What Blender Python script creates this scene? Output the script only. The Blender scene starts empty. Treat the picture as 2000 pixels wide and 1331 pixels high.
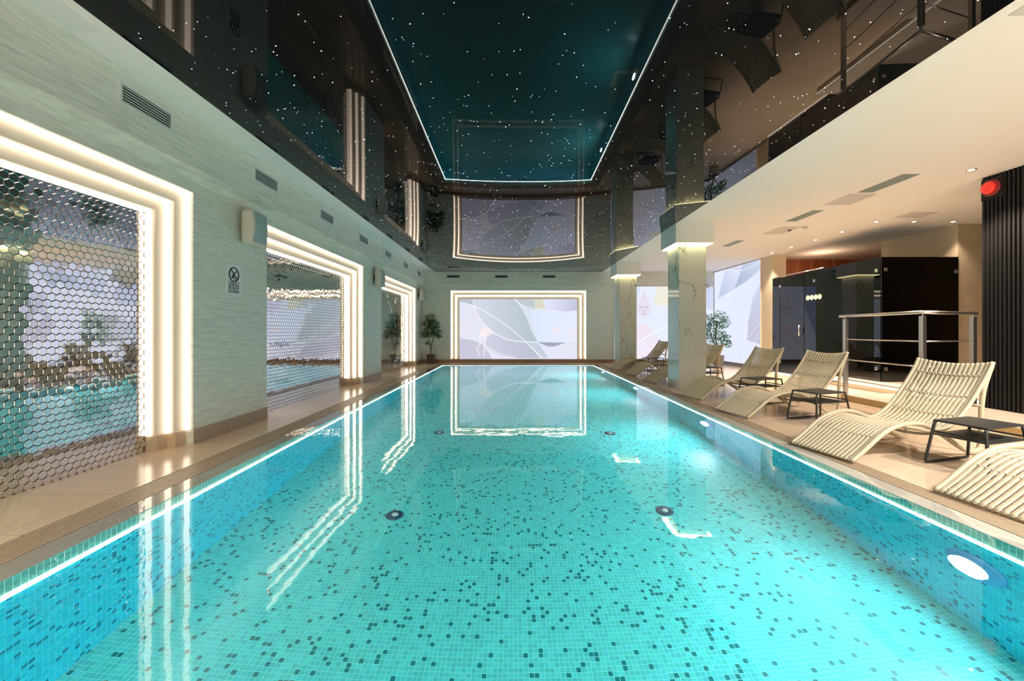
import bpy, bmesh, math, random
import numpy as np
from mathutils import Vector, Matrix
random.seed(7); rng = np.random.default_rng(7)
R = math.radians; PI = math.pi
sc = bpy.context.scene
C = sc.collection

# ------------------------------------------------------------------ camera
F = 800.0; CX = 1002.0; CY = 646.0; H = 1.2
cd = bpy.data.cameras.new('camera'); cam = bpy.data.objects.new('camera', cd); C.objects.link(cam)
cam.location = (0, 0, H); cam.rotation_euler = (R(90), 0, 0)
cd.sensor_width = 36; cd.lens = F / 2000 * 36
cd.shift_x = -(CX - 1000) / 2000; cd.shift_y = (CY - 665.5) / 2000
cd.clip_start = 0.05; cd.clip_end = 100
sc.camera = cam
# ------------------------------------------------------------------ world, exposure
w = bpy.data.worlds.new('world'); sc.world = w; w.use_nodes = True
w.node_tree.nodes['Background'].inputs[0].default_value = (0.75, 0.85, 1, 1)
w.node_tree.nodes['Background'].inputs[1].default_value = 0.0
sc.view_settings.view_transform = 'Standard'; sc.view_settings.look = 'None'
sc.view_settings.gamma = 1; sc.view_settings.use_curve_mapping = False
sc.view_settings.exposure = 0.5
cy = sc.cycles
cy.use_denoising = True
cy.max_bounces = 9; cy.diffuse_bounces = 4; cy.glossy_bounces = 5; cy.transmission_bounces = 7; cy.transparent_max_bounces = 8
cy.sample_clamp_indirect = 6.0
cy.caustics_reflective = False; cy.caustics_refractive = True; cy.blur_glossy = 0.6

# light levels in one place
E_FRAME = 3.3        # alcove light bars
E_POOLLED = 21.0      # light line under the pool edge
P_POOL = 34.0       # each underwater lamp, W
E_MURAL = 0.75
E_COLUMN = 7.0
P_DOWN = 340.0
P_DECK = 45.0

# light positions
POOL_L, POOL_R, POOL_Y0, POOL_Y1, POOL_Z = -2.46, 2.80, 0.30, 14.30, -1.5
WL = -3.38; FARY = 15.24; CEIL = 3.38; WX = 7.5
def lamp(name, kind, loc, rot, power, col, **kw):
    d = bpy.data.lights.new(name, kind); d.energy = power; d.color = col
    for k, v in kw.items(): setattr(d, k, v)
    o = bpy.data.objects.new(name, d); C.objects.link(o); o.location = loc; o.rotation_euler = rot
    return o
ROOM_Y0 = -3.0
POOL_LAMPS = [2.48, 5.88, 9.2, 12.5]
for y in POOL_LAMPS:
    lamp('underwater_lamp_light', 'AREA', (POOL_R - 0.06, y, -0.66), (0, R(90), 0), P_POOL, (0.62, 0.86, 1.0), shape='DISK', size=0.2)
DOWN = [(7.27, 11.5), (7.27, 10.7), (7.27, 9.85), (7.27, 9.04), (7.27, 8.19), (8.02, 8.19), (8.8, 8.19), (6.21, 5.55)]
for i, (x, y) in enumerate(DOWN):
    lamp('downlight_light', 'SPOT', (x, y, CEIL - 0.05), (0, 0, 0), P_DOWN * (0.1 if x > 8.5 else 0.4 if x > 8 or y > 11 else 1.0), (1.0, 0.78, 0.58), spot_size=R(95), spot_blend=0.6, shadow_soft_size=0.04)
# unseen fill spots added around the camera to brighten deck and walls
for (x, y) in ((4.2, 1.6), (5.9, 2.0), (4.2, -0.4), (5.9, -0.6)):
    lamp('near_fill_light', 'SPOT', (x, y, CEIL - 0.05), (0, 0, 0), 340 if x < 5 else 520, (1.0, 0.90, 0.82), spot_size=R(150), spot_blend=0.8, shadow_soft_size=0.06)
for x in (-2.0, 0.0, 2.0):  # more added fill spots behind the camera, without fittings
    for y in (-1.2, -2.3):
        lamp('rear_fill_light', 'SPOT', (x, y, CEIL - 0.05), (0, 0, 0), 170, (1.0, 0.90, 0.80), spot_size=R(160), spot_blend=0.8, shadow_soft_size=0.06)

# ------------------------------------------------------------------ node helpers
def mat(name):
    m = bpy.data.materials.new(name); m.use_nodes = True
    nt = m.node_tree; b = nt.nodes['Principled BSDF']
    return m, nt, b
def N(nt, t, **kw):
    n = nt.nodes.new(t)
    for k, v in kw.items():
        if k.startswith('i_'): n.inputs[int(k[2:])].default_value = v
        else: setattr(n, k, v)
    return n
def L(nt, a, b): nt.links.new(a, b)
def simple(name, col, rough=0.5, metal=0.0, spec=0.5, emit=None, es=0.0):
    m, nt, b = mat(name)
    b.inputs['Base Color'].default_value = (*col, 1); b.inputs['Roughness'].default_value = rough
    b.inputs['Metallic'].default_value = metal; b.inputs['Specular IOR Level'].default_value = spec
    if emit: b.inputs['Emission Color'].default_value = (*emit, 1); b.inputs['Emission Strength'].default_value = es
    return m
def emitter(name, col, s):
    m = bpy.data.materials.new(name); m.use_nodes = True; nt = m.node_tree; nt.nodes.clear()
    e = N(nt, 'ShaderNodeEmission'); e.inputs[0].default_value = (*col, 1); e.inputs[1].default_value = s
    o = N(nt, 'ShaderNodeOutputMaterial'); L(nt, e.outputs[0], o.inputs[0]); return m
def math_(nt, op, a, b=None, c=None):
    n = N(nt, 'ShaderNodeMath', operation=op)
    for i, v in enumerate((a, b, c)):
        if v is None: continue
        if hasattr(v, 'is_linked') or hasattr(v, 'links'): L(nt, v, n.inputs[i])
        else: n.inputs[i].default_value = v
    return n.outputs[0]
def mixc(nt, fac, a, b, blend='MIX'):
    n = N(nt, 'ShaderNodeMix', data_type='RGBA', blend_type=blend)
    for s, v in ((n.inputs[0], fac), (n.inputs[6], a), (n.inputs[7], b)):
        if hasattr(v, 'links'): L(nt, v, s)
        elif isinstance(v, tuple): s.default_value = (*v, 1) if len(v) == 3 else v
        else: s.default_value = v
    return n.outputs[2]

def mosaic(name, base, dark, grout, frac, size=0.033, varamt=0.12, rough=0.25):
    m, nt, b = mat(name)
    uv = N(nt, 'ShaderNodeUVMap')
    sc_ = N(nt, 'ShaderNodeVectorMath', operation='SCALE'); L(nt, uv.outputs[0], sc_.inputs[0]); sc_.inputs['Scale'].default_value = 1 / size
    fl = N(nt, 'ShaderNodeVectorMath', operation='FLOOR'); L(nt, sc_.outputs[0], fl.inputs[0])
    fr = N(nt, 'ShaderNodeVectorMath', operation='FRACTION'); L(nt, sc_.outputs[0], fr.inputs[0])
    wn = N(nt, 'ShaderNodeTexWhiteNoise', noise_dimensions='2D'); L(nt, fl.outputs[0], wn.inputs['Vector'])
    sep = N(nt, 'ShaderNodeSeparateXYZ'); L(nt, fr.outputs[0], sep.inputs[0])
    isd = math_(nt, 'LESS_THAN', wn.outputs['Value'], frac)
    wn2 = N(nt, 'ShaderNodeTexWhiteNoise', noise_dimensions='3D')
    ad = N(nt, 'ShaderNodeVectorMath', operation='ADD'); L(nt, fl.outputs[0], ad.inputs[0]); ad.inputs[1].default_value = (3.3, 7.7, 5.1)
    L(nt, ad.outputs[0], wn2.inputs['Vector'])
    hs = N(nt, 'ShaderNodeHueSaturation'); hs.inputs['Color'].default_value = (*base, 1)
    L(nt, math_(nt, 'MULTIPLY_ADD', wn2.outputs['Value'], varamt * 2, 1 - varamt), hs.inputs['Value'])
    L(nt, math_(nt, 'MULTIPLY_ADD', wn.outputs['Value'], 0.03, 0.485), hs.inputs['Hue'])
    c1 = mixc(nt, isd, hs.outputs[0], dark)
    gx = math_(nt, 'LESS_THAN', sep.outputs[0], 0.10); gy = math_(nt, 'LESS_THAN', sep.outputs[1], 0.10)
    g = math_(nt, 'MAXIMUM', gx, gy)
    c2 = mixc(nt, g, c1, grout)
    L(nt, c2, b.inputs['Base Color']); b.inputs['Roughness'].default_value = rough
    return m

def plaster(name, c1, c2, c3, vert=False):
    m, nt, b = mat(name)
    g = N(nt, 'ShaderNodeNewGeometry')
    mp = N(nt, 'ShaderNodeMapping'); L(nt, g.outputs['Position'], mp.inputs[0]); mp.inputs['Scale'].default_value = (3, 3, 40)
    n1 = N(nt, 'ShaderNodeTexNoise'); L(nt, mp.outputs[0], n1.inputs['Vector']); n1.inputs['Scale'].default_value = 1.2; n1.inputs['Detail'].default_value = 6; n1.inputs['Roughness'].default_value = 0.7
    n2 = N(nt, 'ShaderNodeTexNoise'); L(nt, g.outputs['Position'], n2.inputs['Vector']); n2.inputs['Scale'].default_value = 1.3; n2.inputs['Detail'].default_value = 4
    r = N(nt, 'ShaderNodeValToRGB'); L(nt, n1.outputs[0], r.inputs[0])
    r.color_ramp.elements[0].position = 0.36; r.color_ramp.elements[0].color = (*c1, 1)
    r.color_ramp.elements[1].position = 0.58; r.color_ramp.elements[1].color = (*c2, 1)
    c = mixc(nt, math_(nt, 'MULTIPLY', n2.outputs[0], 0.6), r.outputs[0], c3)
    L(nt, c, b.inputs['Base Color']); b.inputs['Roughness'].default_value = 0.75
    bp = N(nt, 'ShaderNodeBump'); bp.inputs['Strength'].default_value = 0.12; bp.inputs['Distance'].default_value = 0.01
    L(nt, n1.outputs[0], bp.inputs['Height']); L(nt, bp.outputs[0], b.inputs['Normal'])
    return m

M_plaster = plaster('sage streaked plaster', (0.52, 0.56, 0.50), (0.79, 0.80, 0.73), (0.66, 0.69, 0.61))
M_cream = plaster('cream plaster', (0.62, 0.52, 0.38), (0.70, 0.60, 0.44), (0.66, 0.55, 0.40))
M_white = simple('white ceiling paint', (0.87, 0.85, 0.82), 0.8)
M_capw = simple('pale capital paint', (0.80, 0.81, 0.78), 0.7)
M_casing = simple('cream frame casing', (0.72, 0.64, 0.53), 0.6)
M_plinth = simple('sand stone base', (0.56, 0.44, 0.30), 0.4)
M_base = simple('taupe baseboard', (0.36, 0.28, 0.21), 0.4)
M_led = emitter('warm light bar', (1.0, 0.81, 0.63), E_FRAME)
M_pled = emitter('pool light line', (1.0, 0.95, 0.86), E_POOLLED)
M_yled = emitter('yellow column light', (1.0, 0.86, 0.42), E_COLUMN)
M_wled = emitter('step light', (1.0, 0.80, 0.62), 3.5)
M_lamp = emitter('underwater lamp glass', (0.75, 0.93, 1.0), 12.0)
M_spotl = emitter('downlight lens', (1.0, 0.85, 0.68), 6.0)
M_black = simple('matt black slats', (0.010, 0.010, 0.011), 0.45, spec=0.3)
M_dark = simple('dark void', (0.01, 0.01, 0.01), 0.8)
M_steel = simple('brushed steel', (0.62, 0.60, 0.57), 0.28, 1.0)
M_chrome = simple('chrome', (0.85, 0.85, 0.86), 0.12, 1.0)
M_lounger = simple('sand resin', (0.47, 0.42, 0.30), 0.45)
M_anthr = simple('anthracite resin', (0.018, 0.019, 0.018), 0.5)
M_spk = simple('ivory speaker shell', (0.60, 0.57, 0.50), 0.5)
M_grille = simple('speaker grille', (0.30, 0.40, 0.40), 0.5)
M_ventf = simple('vent frame', (0.66, 0.70, 0.68), 0.5)
M_ventg = simple('grey vent slats', (0.20, 0.23, 0.22), 0.5)
M_duct = simple('duct dark', (0.015, 0.017, 0.017), 0.8)
M_diff = simple('ceiling diffuser grey', (0.26, 0.31, 0.29), 0.5)
M_sign = simple('sign plate', (0.78, 0.80, 0.80), 0.35)
M_ink = simple('sign ink', (0.015, 0.017, 0.025), 0.5)
M_red = simple('red siren lens', (0.75, 0.03, 0.02), 0.15, emit=(1, 0.05, 0.03), es=0.25)
M_siren = simple('siren housing', (0.25, 0.02, 0.02), 0.4)
M_jet = simple('jet fitting dark', (0.01, 0.05, 0.10), 0.4)
M_jetw = simple('jet eyeball', (0.5, 0.62, 0.6), 0.3)
M_niche = simple('lamp flange blue', (0.10, 0.42, 0.75), 0.3)
M_pot = simple('brown planter', (0.10, 0.065, 0.05), 0.5)
M_potg = simple('grey planter', (0.28, 0.25, 0.22), 0.5)
M_soil = simple('soil', (0.03, 0.02, 0.015), 0.9)
M_bark = simple('bark', (0.12, 0.08, 0.05), 0.8)
M_yel = simple('pale yellow decal', (0.75, 0.72, 0.30), 0.5, emit=(0.85, 0.85, 0.35), es=0.5)
M_plat = simple('pale platform stone', (0.60, 0.52, 0.43), 0.35)
M_riser = simple('ochre riser', (0.42, 0.30, 0.14), 0.4)

def leafmat(name, c):
    m, nt, b = mat(name)
    oi = N(nt, 'ShaderNodeNewGeometry')
    hs = N(nt, 'ShaderNodeHueSaturation'); hs.inputs['Color'].default_value = (*c, 1)
    L(nt, math_(nt, 'MULTIPLY_ADD', oi.outputs['Random Per Island'], 1.0, 0.5), hs.inputs['Value'])
    L(nt, hs.outputs[0], b.inputs['Base Color']); b.inputs['Roughness'].default_value = 0.45
    return m
M_leaf = leafmat('deep green leaves', (0.055, 0.13, 0.03))
M_leaf2 = leafmat('bright green leaves', (0.07, 0.36, 0.15))

# deck stone with fine joints
def deckmat():
    m, nt, b = mat('sand porcelain deck')
    uv = N(nt, 'ShaderNodeUVMap')
    br = N(nt, 'ShaderNodeTexBrick'); L(nt, uv.outputs[0], br.inputs['Vector'])
    br.offset = 0.5; br.inputs['Scale'].default_value = 1.0; br.inputs['Brick Width'].default_value = 1.2; br.inputs['Row Height'].default_value = 0.6
    br.inputs['Mortar Size'].default_value = 0.0025; br.inputs['Color1'].default_value = (0.66, 0.51, 0.365, 1); br.inputs['Color2'].default_value = (0.69, 0.54, 0.395, 1); br.inputs['Mortar'].default_value = (0.30, 0.22, 0.15, 1)
    n = N(nt, 'ShaderNodeTexNoise'); L(nt, uv.outputs[0], n.inputs['Vector']); n.inputs['Scale'].default_value = 1.5; n.inputs['Detail'].default_value = 5
    c = mixc(nt, math_(nt, 'MULTIPLY', n.outputs[0], 0.35), br.outputs[0], (0.73, 0.60, 0.45))
    L(nt, c, b.inputs['Base Color']); b.inputs['Roughness'].default_value = 0.17
    n2 = N(nt, 'ShaderNodeTexNoise'); L(nt, uv.outputs[0], n2.inputs['Vector']); n2.inputs['Scale'].default_value = 14; n2.inputs['Detail'].default_value = 2
    bp = N(nt, 'ShaderNodeBump'); bp.inputs['Strength'].default_value = 0.05; bp.inputs['Distance'].default_value = 0.01; L(nt, n2.outputs[0], bp.inputs['Height']); L(nt, bp.outputs[0], b.inputs['Normal'])
    return m
M_deck = deckmat()
M_coping = simple('wet grey coping', (0.36, 0.36, 0.32), 0.03)
M_grate = simple('sand grate bars', (0.46, 0.36, 0.25), 0.4)
M_wood = None
def woodmat():
    m, nt, b = mat('red brown boards')
    g = N(nt, 'ShaderNodeNewGeometry'); s = N(nt, 'ShaderNodeSeparateXYZ'); L(nt, g.outputs['Position'], s.inputs[0])
    px = math_(nt, 'MULTIPLY', s.outputs[0], 1 / 0.14)
    wn = N(nt, 'ShaderNodeTexWhiteNoise', noise_dimensions='1D'); L(nt, math_(nt, 'FLOOR', px), wn.inputs['W'])
    c = mixc(nt, wn.outputs['Value'], (0.30, 0.085, 0.035), (0.42, 0.15, 0.07))
    e = math_(nt, 'LESS_THAN', math_(nt, 'FRACT', px), 0.05)
    L(nt, mixc(nt, e, c, (0.05, 0.02, 0.01)), b.inputs['Base Color']); b.inputs['Roughness'].default_value = 0.5
    return m
M_wood = woodmat()
def marble():
    m, nt, b = mat('pale veined marble')
    tc = N(nt, 'ShaderNodeNewGeometry')
    mp = N(nt, 'ShaderNodeMapping'); L(nt, tc.outputs['Position'], mp.inputs[0]); mp.inputs['Scale'].default_value = (1.0, 1.0, 0.42); mp.inputs['Rotation'].default_value = (0.2, 0.45, 0)
    def vein(scale, width, seed):
        n = N(nt, 'ShaderNodeTexNoise', noise_dimensions='4D'); L(nt, mp.outputs[0], n.inputs['Vector']); n.inputs['Scale'].default_value = scale; n.inputs['Detail'].default_value = 3.5; n.inputs['W'].default_value = seed
        a = math_(nt, 'ABSOLUTE', math_(nt, 'SUBTRACT', n.outputs[0], 0.5))
        mr = N(nt, 'ShaderNodeMapRange'); L(nt, a, mr.inputs[0]); mr.inputs[1].default_value = 0.0; mr.inputs[2].default_value = width; mr.inputs[3].default_value = 1; mr.inputs[4].default_value = 0
        k = N(nt, 'ShaderNodeTexNoise', noise_dimensions='4D'); L(nt, mp.outputs[0], k.inputs['Vector']); k.inputs['Scale'].default_value = 1.6; k.inputs['W'].default_value = seed + 4
        mk = N(nt, 'ShaderNodeMapRange'); L(nt, k.outputs[0], mk.inputs[0]); mk.inputs[1].default_value = 0.46; mk.inputs[2].default_value = 0.62
        return math_(nt, 'MULTIPLY', mr.outputs[0], mk.outputs[0])
    v1 = vein(1.5, 0.012, 1.0); v2 = vein(3.2, 0.014, 9.0)
    c = mixc(nt, v1, (0.60, 0.62, 0.56), (0.10, 0.11, 0.10))
    c = mixc(nt, math_(nt, 'MULTIPLY', v2, 0.55), c, (0.25, 0.23, 0.16))
    L(nt, c, b.inputs['Base Color']); b.inputs['Roughness'].default_value = 0.08
    return m
M_marble = marble()
M_tile = mosaic('turquoise pool mosaic', (0.065, 0.63, 0.63), (0.006, 0.20, 0.21), (0.22, 0.78, 0.74), 0.085, size=0.031)
M_tilew = mosaic('turquoise wall mosaic', (0.02, 0.60, 0.76), (0.005, 0.21, 0.30), (0.10, 0.70, 0.84), 0.10, size=0.031)
M_band = mosaic('green band mosaic', (0.10, 0.46, 0.36), (0.07, 0.36, 0.28), (0.55, 0.92, 0.80), 0.3, varamt=0.2)
def stretch():
    m, nt, b = mat('black stretch gloss')
    b.inputs['Base Color'].default_value = (0.004, 0.005, 0.006, 1); b.inputs['Roughness'].default_value = 0.0
    b.inputs['IOR'].default_value = 1.23
    return m
M_stretch = stretch()
def mirror():
    m, nt, b = mat('hex mirror')
    b.inputs['Base Color'].default_value = (0.74, 0.75, 0.75, 1); b.inputs['Metallic'].default_value = 1; b.inputs['Roughness'].default_value = 0.04
    return m
M_mirror = mirror()
M_mgrout = simple('mirror joint', (0.20, 0.18, 0.16), 0.3, 0.6)
def darkglass():
    m = bpy.data.materials.new('dark tinted glass'); m.use_nodes = True; nt = m.node_tree; nt.nodes.clear()
    o = N(nt, 'ShaderNodeOutputMaterial'); fr = N(nt, 'ShaderNodeFresnel'); fr.inputs[0].default_value = 1.75
    tr = N(nt, 'ShaderNodeBsdfTransparent'); tr.inputs[0].default_value = (0.03, 0.03, 0.035, 1)
    gl = N(nt, 'ShaderNodeBsdfGlossy'); gl.inputs['Roughness'].default_value = 0.0
    mx = N(nt, 'ShaderNodeMixShader'); L(nt, fr.outputs[0], mx.inputs[0]); L(nt, tr.outputs[0], mx.inputs[1]); L(nt, gl.outputs[0], mx.inputs[2]); L(nt, mx.outputs[0], o.inputs[0])
    return m
M_dglass = darkglass()
def water():
    m = bpy.data.materials.new('clear pool water'); m.use_nodes = True; nt = m.node_tree; nt.nodes.clear()
    o = N(nt, 'ShaderNodeOutputMaterial'); g = N(nt, 'ShaderNodeBsdfGlass'); g.inputs['IOR'].default_value = 1.40; g.inputs['Roughness'].default_value = 0.0
    g.inputs['Color'].default_value = (0.97, 1, 1, 1)
    geo = N(nt, 'ShaderNodeNewGeometry')
    n = N(nt, 'ShaderNodeTexNoise'); L(nt, geo.outputs['Position'], n.inputs['Vector']); n.inputs['Scale'].default_value = 4.5; n.inputs['Detail'].default_value = 2.0
    bp = N(nt, 'ShaderNodeBump'); bp.inputs['Strength'].default_value = 0.045; bp.inputs['Distance'].default_value = 0.02
    L(nt, n.outputs[0], bp.inputs['Height']); L(nt, bp.outputs[0], g.inputs['Normal']); L(nt, g.outputs[0], o.inputs[0])
    return m
M_water = water()

# ------------------------------------------------------------------ mesh helpers
class MB:
    def __init__(s): s.v = []; s.f = []
    def box(s, x0, x1, y0, y1, z0, z1, rot=None, org=None):
        i = len(s.v)
        p = [(x0,y0,z0),(x1,y0,z0),(x1,y1,z0),(x0,y1,z0),(x0,y0,z1),(x1,y0,z1),(x1,y1,z1),(x0,y1,z1)]
        s.v += p
        s.f += [(i,i+3,i+2,i+1),(i+4,i+5,i+6,i+7),(i,i+1,i+5,i+4),(i+1,i+2,i+6,i+5),(i+2,i+3,i+7,i+6),(i+3,i,i+4,i+7)]
        return s
    def quad(s, a, b, c, d):
        i = len(s.v); s.v += [a, b, c, d]; s.f.append((i, i+1, i+2, i+3)); return s
    def tube(s, pts, r, seg=8, smooth=0, ry=None, closed=False, up=None, cap=True):
        pts = [Vector(p) for p in pts]
        if smooth: pts = catmull(pts, smooth, closed)
        n = len(pts); i0 = len(s.v); prev = None
        rr = r if isinstance(r, (list, tuple)) else [r] * n
        if len(rr) != n: rr = [rr[int(round(k * (len(rr) - 1) / (n - 1)))] for k in range(n)]
        for k in range(n):
            if closed: t = pts[(k + 1) % n] - pts[k - 1]
            else: t = pts[min(k + 1, n - 1)] - pts[max(k - 1, 0)]
            t.normalize()
            if up is not None: b = Vector(up)
            elif prev is None: b = Vector((0, 0, 1)) if abs(t.z) < 0.9 else Vector((0, 1, 0))
            else: b = prev
            a = t.cross(b).normalized(); b = a.cross(t).normalized(); prev = b
            for j in range(seg):
                an = 2 * PI * (j + 0.5) / seg
                s.v.append(tuple(pts[k] + a * math.cos(an) * rr[k] + b * math.sin(an) * (ry if ry else rr[k])))
        m = n if closed else n - 1
        for k in range(m):
            for j in range(seg):
                a0 = i0 + k * seg + j; a1 = i0 + k * seg + (j + 1) % seg
                k2 = (k + 1) % n
                s.f.append((a0, a1, i0 + k2 * seg + (j + 1) % seg, i0 + k2 * seg + j))
        if cap and not closed:
            s.f.append(tuple(i0 + j for j in range(seg))[::-1]); s.f.append(tuple(i0 + (n - 1) * seg + j for j in range(seg)))
        return s
    def lathe(s, prof, seg=24, M=None):
        M = M or Matrix(); i0 = len(s.v)
        for r, z in prof:
            for j in range(seg):
                a = 2 * PI * j / seg; s.v.append(tuple(M @ Vector((r * math.cos(a), r * math.sin(a), z))))
        for k in range(len(prof) - 1):
            for j in range(seg):
                s.f.append((i0 + k*seg + j, i0 + k*seg + (j+1) % seg, i0 + (k+1)*seg + (j+1) % seg, i0 + (k+1)*seg + j))
        if prof[0][0] > 1e-6: s.f.append(tuple(i0 + j for j in range(seg))[::-1])
        if prof[-1][0] > 1e-6: s.f.append(tuple(i0 + (len(prof)-1)*seg + j for j in range(seg)))
        return s
    def build(s, name, m, parent=None, loc=None, bevel=0, smooth=False, uv=True, bseg=2):
        me = bpy.data.meshes.new(name); me.from_pydata(s.v, [], s.f); me.update()
        if bevel or smooth:
            bm = bmesh.new(); bm.from_mesh(me)
            bmesh.ops.recalc_face_normals(bm, faces=bm.faces)
            if bevel:
                bmesh.ops.remove_doubles(bm, verts=bm.verts, dist=1e-5)
                es = [e for e in bm.edges if len(e.link_faces) == 2 and e.calc_face_angle(0) > 0.6]
                bmesh.ops.bevel(bm, geom=es, offset=bevel, segments=bseg, affect='EDGES', profile=0.5)
            bm.to_mesh(me); bm.free()
        if smooth: me.polygons.foreach_set('use_smooth', [True] * len(me.polygons))
        if uv: boxuv(me)
        ms = m if isinstance(m, list) else [m]
        for x in ms: me.materials.append(x)
        o = bpy.data.objects.new(name, me); C.objects.link(o)
        if parent is not None: o.parent = parent
        if loc: o.location = loc
        return o
def boxuv(me):
    if not len(me.polygons): return
    uvl = me.uv_layers.new(name='UVMap')
    nl = len(me.loops); vi = np.empty(nl, np.int32); me.loops.foreach_get('vertex_index', vi)
    co = np.empty(len(me.vertices) * 3, np.float32); me.vertices.foreach_get('co', co); co = co.reshape(-1, 3)[vi]
    nf = len(me.polygons); nm = np.empty(nf * 3, np.float32); me.polygons.foreach_get('normal', nm); nm = np.abs(nm.reshape(-1, 3))
    tot = np.empty(nf, np.int32); me.polygons.foreach_get('loop_total', tot)
    ax = np.repeat(np.argmax(nm, axis=1), tot)
    u = np.where(ax == 0, co[:, 1], co[:, 0]); v = np.where(ax == 2, co[:, 1], co[:, 2])
    uvl.data.foreach_set('uv', np.stack([u, v], 1).astype(np.float32).ravel())
def catmull(p, k, closed=False):
    out = []; n = len(p)
    rng_ = range(n) if closed else range(n - 1)
    for i in rng_:
        a = p[(i-1) % n] if closed else p[max(i-1, 0)]; b = p[i]; c = p[(i+1) % n]; d = p[(i+2) % n] if closed else p[min(i+2, n-1)]
        for j in range(k):
            t = j / k
            out.append(0.5 * ((2*b) + (c-a)*t + (2*a-5*b+4*c-d)*t*t + (3*b-a-3*c+d)*t**3))
    if not closed: out.append(p[-1].copy())
    return out
def tag(o, label, cat=None, group=None, kind=None):
    if label: o['label'] = label
    if cat: o['category'] = cat
    if group: o['group'] = group
    if kind: o['kind'] = kind
    return o
def struct(o, label=None): o['kind'] = 'structure'; (o.__setitem__('label', label) if label else None); return o
def empty(name, loc, rz=0, label=None, cat=None, group=None):
    o = bpy.data.objects.new(name, None); C.objects.link(o); o.location = loc; o.rotation_euler = (0, 0, rz)
    o.empty_display_size = 0.1
    return tag(o, label, cat, group)
def children(o): return [c for c in C.objects if c.parent == o]
def copy_tree(o, parent=None):
    c = o.copy(); C.objects.link(c)
    if parent is not None: c.parent = parent
    for ch in children(o): copy_tree(ch, c)
    return c

# ------------------------------------------------------------------ structure
ROOM_Y0 = -3.0
# wall_left: piers, header, backing of the alcoves
ALC = [(0.70, 4.33), (5.62, 9.25), (10.52, 14.25)]
ATOP = 2.66
b = MB()
ys = [ROOM_Y0, 0.70, 4.33, 5.62, 9.25, 10.52, 14.25, FARY + 0.1]
for k in range(0, len(ys) - 1, 2): b.box(-3.95, WL, ys[k], ys[k+1], -0.02, CEIL)
for y0, y1 in ALC:
    b.box(-3.95, WL, y0, y1, ATOP, CEIL); b.box(-3.95, -3.70, y0, y1, -0.02, ATOP)
b.box(WL, -3.24, ROOM_Y0, FARY, 2.85, CEIL)          # bulkhead with the vents
struct(b.build('wall_left', M_plaster))
b = MB()
for k in range(0, len(ys) - 1, 2): b.box(WL, WL + 0.014, ys[k] , min(ys[k+1], FARY), 0, 0.15)
struct(b.build('baseboard_left', M_base))
# wall_far
FA0, FA1 = -2.32, 2.72
b = MB()
b.box(-3.95, FA0, FARY, FARY + 0.6, -0.02, CEIL + 0.05); b.box(FA1, WX + 0.4, FARY, FARY + 0.6, -0.02, CEIL + 0.05)
b.box(FA0, FA1, FARY, FARY + 0.6, 2.686, CEIL + 0.05); b.box(FA0, FA1, FARY + 0.30, FARY + 0.6, -0.02, 2.686)
b.box(-3.24, WX, FARY - 0.03, FARY, 2.87, CEIL)
struct(b.build('wall_far', M_plaster))
b = MB(); b.box(WL, FA0, FARY - 0.014, FARY, 0, 0.125); b.box(FA0, 3.72, FARY - 0.014, FARY + 0.2, 0, 0.125)
struct(b.build('baseboard_far', simple('brown far baseboard', (0.30, 0.17, 0.10), 0.4)))
struct(MB().box(3.74, WX, FARY - 0.014, FARY, 0, 0.125).build('baseboard_far', M_base))
# wall behind camera
struct(MB().box(-4, 13, ROOM_Y0 - 0.2, ROOM_Y0, -0.02, CEIL).build('wall_back', M_plaster))
# wall_right with the long mural, its cream end, further walls
struct(MB().box(WX, WX + 0.4, 11.85, FARY, 0, CEIL).build('wall_right', M_cream))
struct(MB().box(WX - 0.014, WX, 11.9, FARY - 0.02, 0, 0.125).build('baseboard_right', simple('grey baseboard', (0.30, 0.28, 0.27), 0.4)))
struct(MB().box(9.08, 13, 8.36, 10.1, 0, CEIL).build('wall_cabin', M_cream))
struct(MB().box(12.8, 13, ROOM_Y0, 13, 0, CEIL).build('wall_right', M_cream))
struct(MB().box(7.9, 13, 12.6, 12.8, 0, CEIL).build('wall_wood', M_wood))
# deck
b = MB()
b.box(-3.75, -2.87, ROOM_Y0, FARY + 0.3, -0.1, 0)
b.box(3.125, 13, ROOM_Y0, FARY + 0.3, -0.1, 0)
b.box(-2.87, 3.125, ROOM_Y0, POOL_Y0 - 0.40, -0.1, 0)
b.box(-2.87, 3.125, POOL_Y1 + 0.38, FARY + 0.3, -0.1, 0)
struct(b.build('floor', M_deck))
# coping just under the water film
cz = -0.004
b = MB()
b.box(-2.63, POOL_L, POOL_Y0 - 0.18, POOL_Y1 + 0.17, cz - 0.008, cz); b.box(POOL_R, 2.957, POOL_Y0 - 0.18, POOL_Y1 + 0.17, cz - 0.008, cz)
b.box(POOL_L, POOL_R, POOL_Y0 - 0.18, POOL_Y0, cz - 0.008, cz); b.box(POOL_L, POOL_R, POOL_Y1, POOL_Y1 + 0.17, cz - 0.008, cz)
tag(struct(b.build('trim_coping', M_coping)), 'grey stone coping around the pool')
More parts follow.
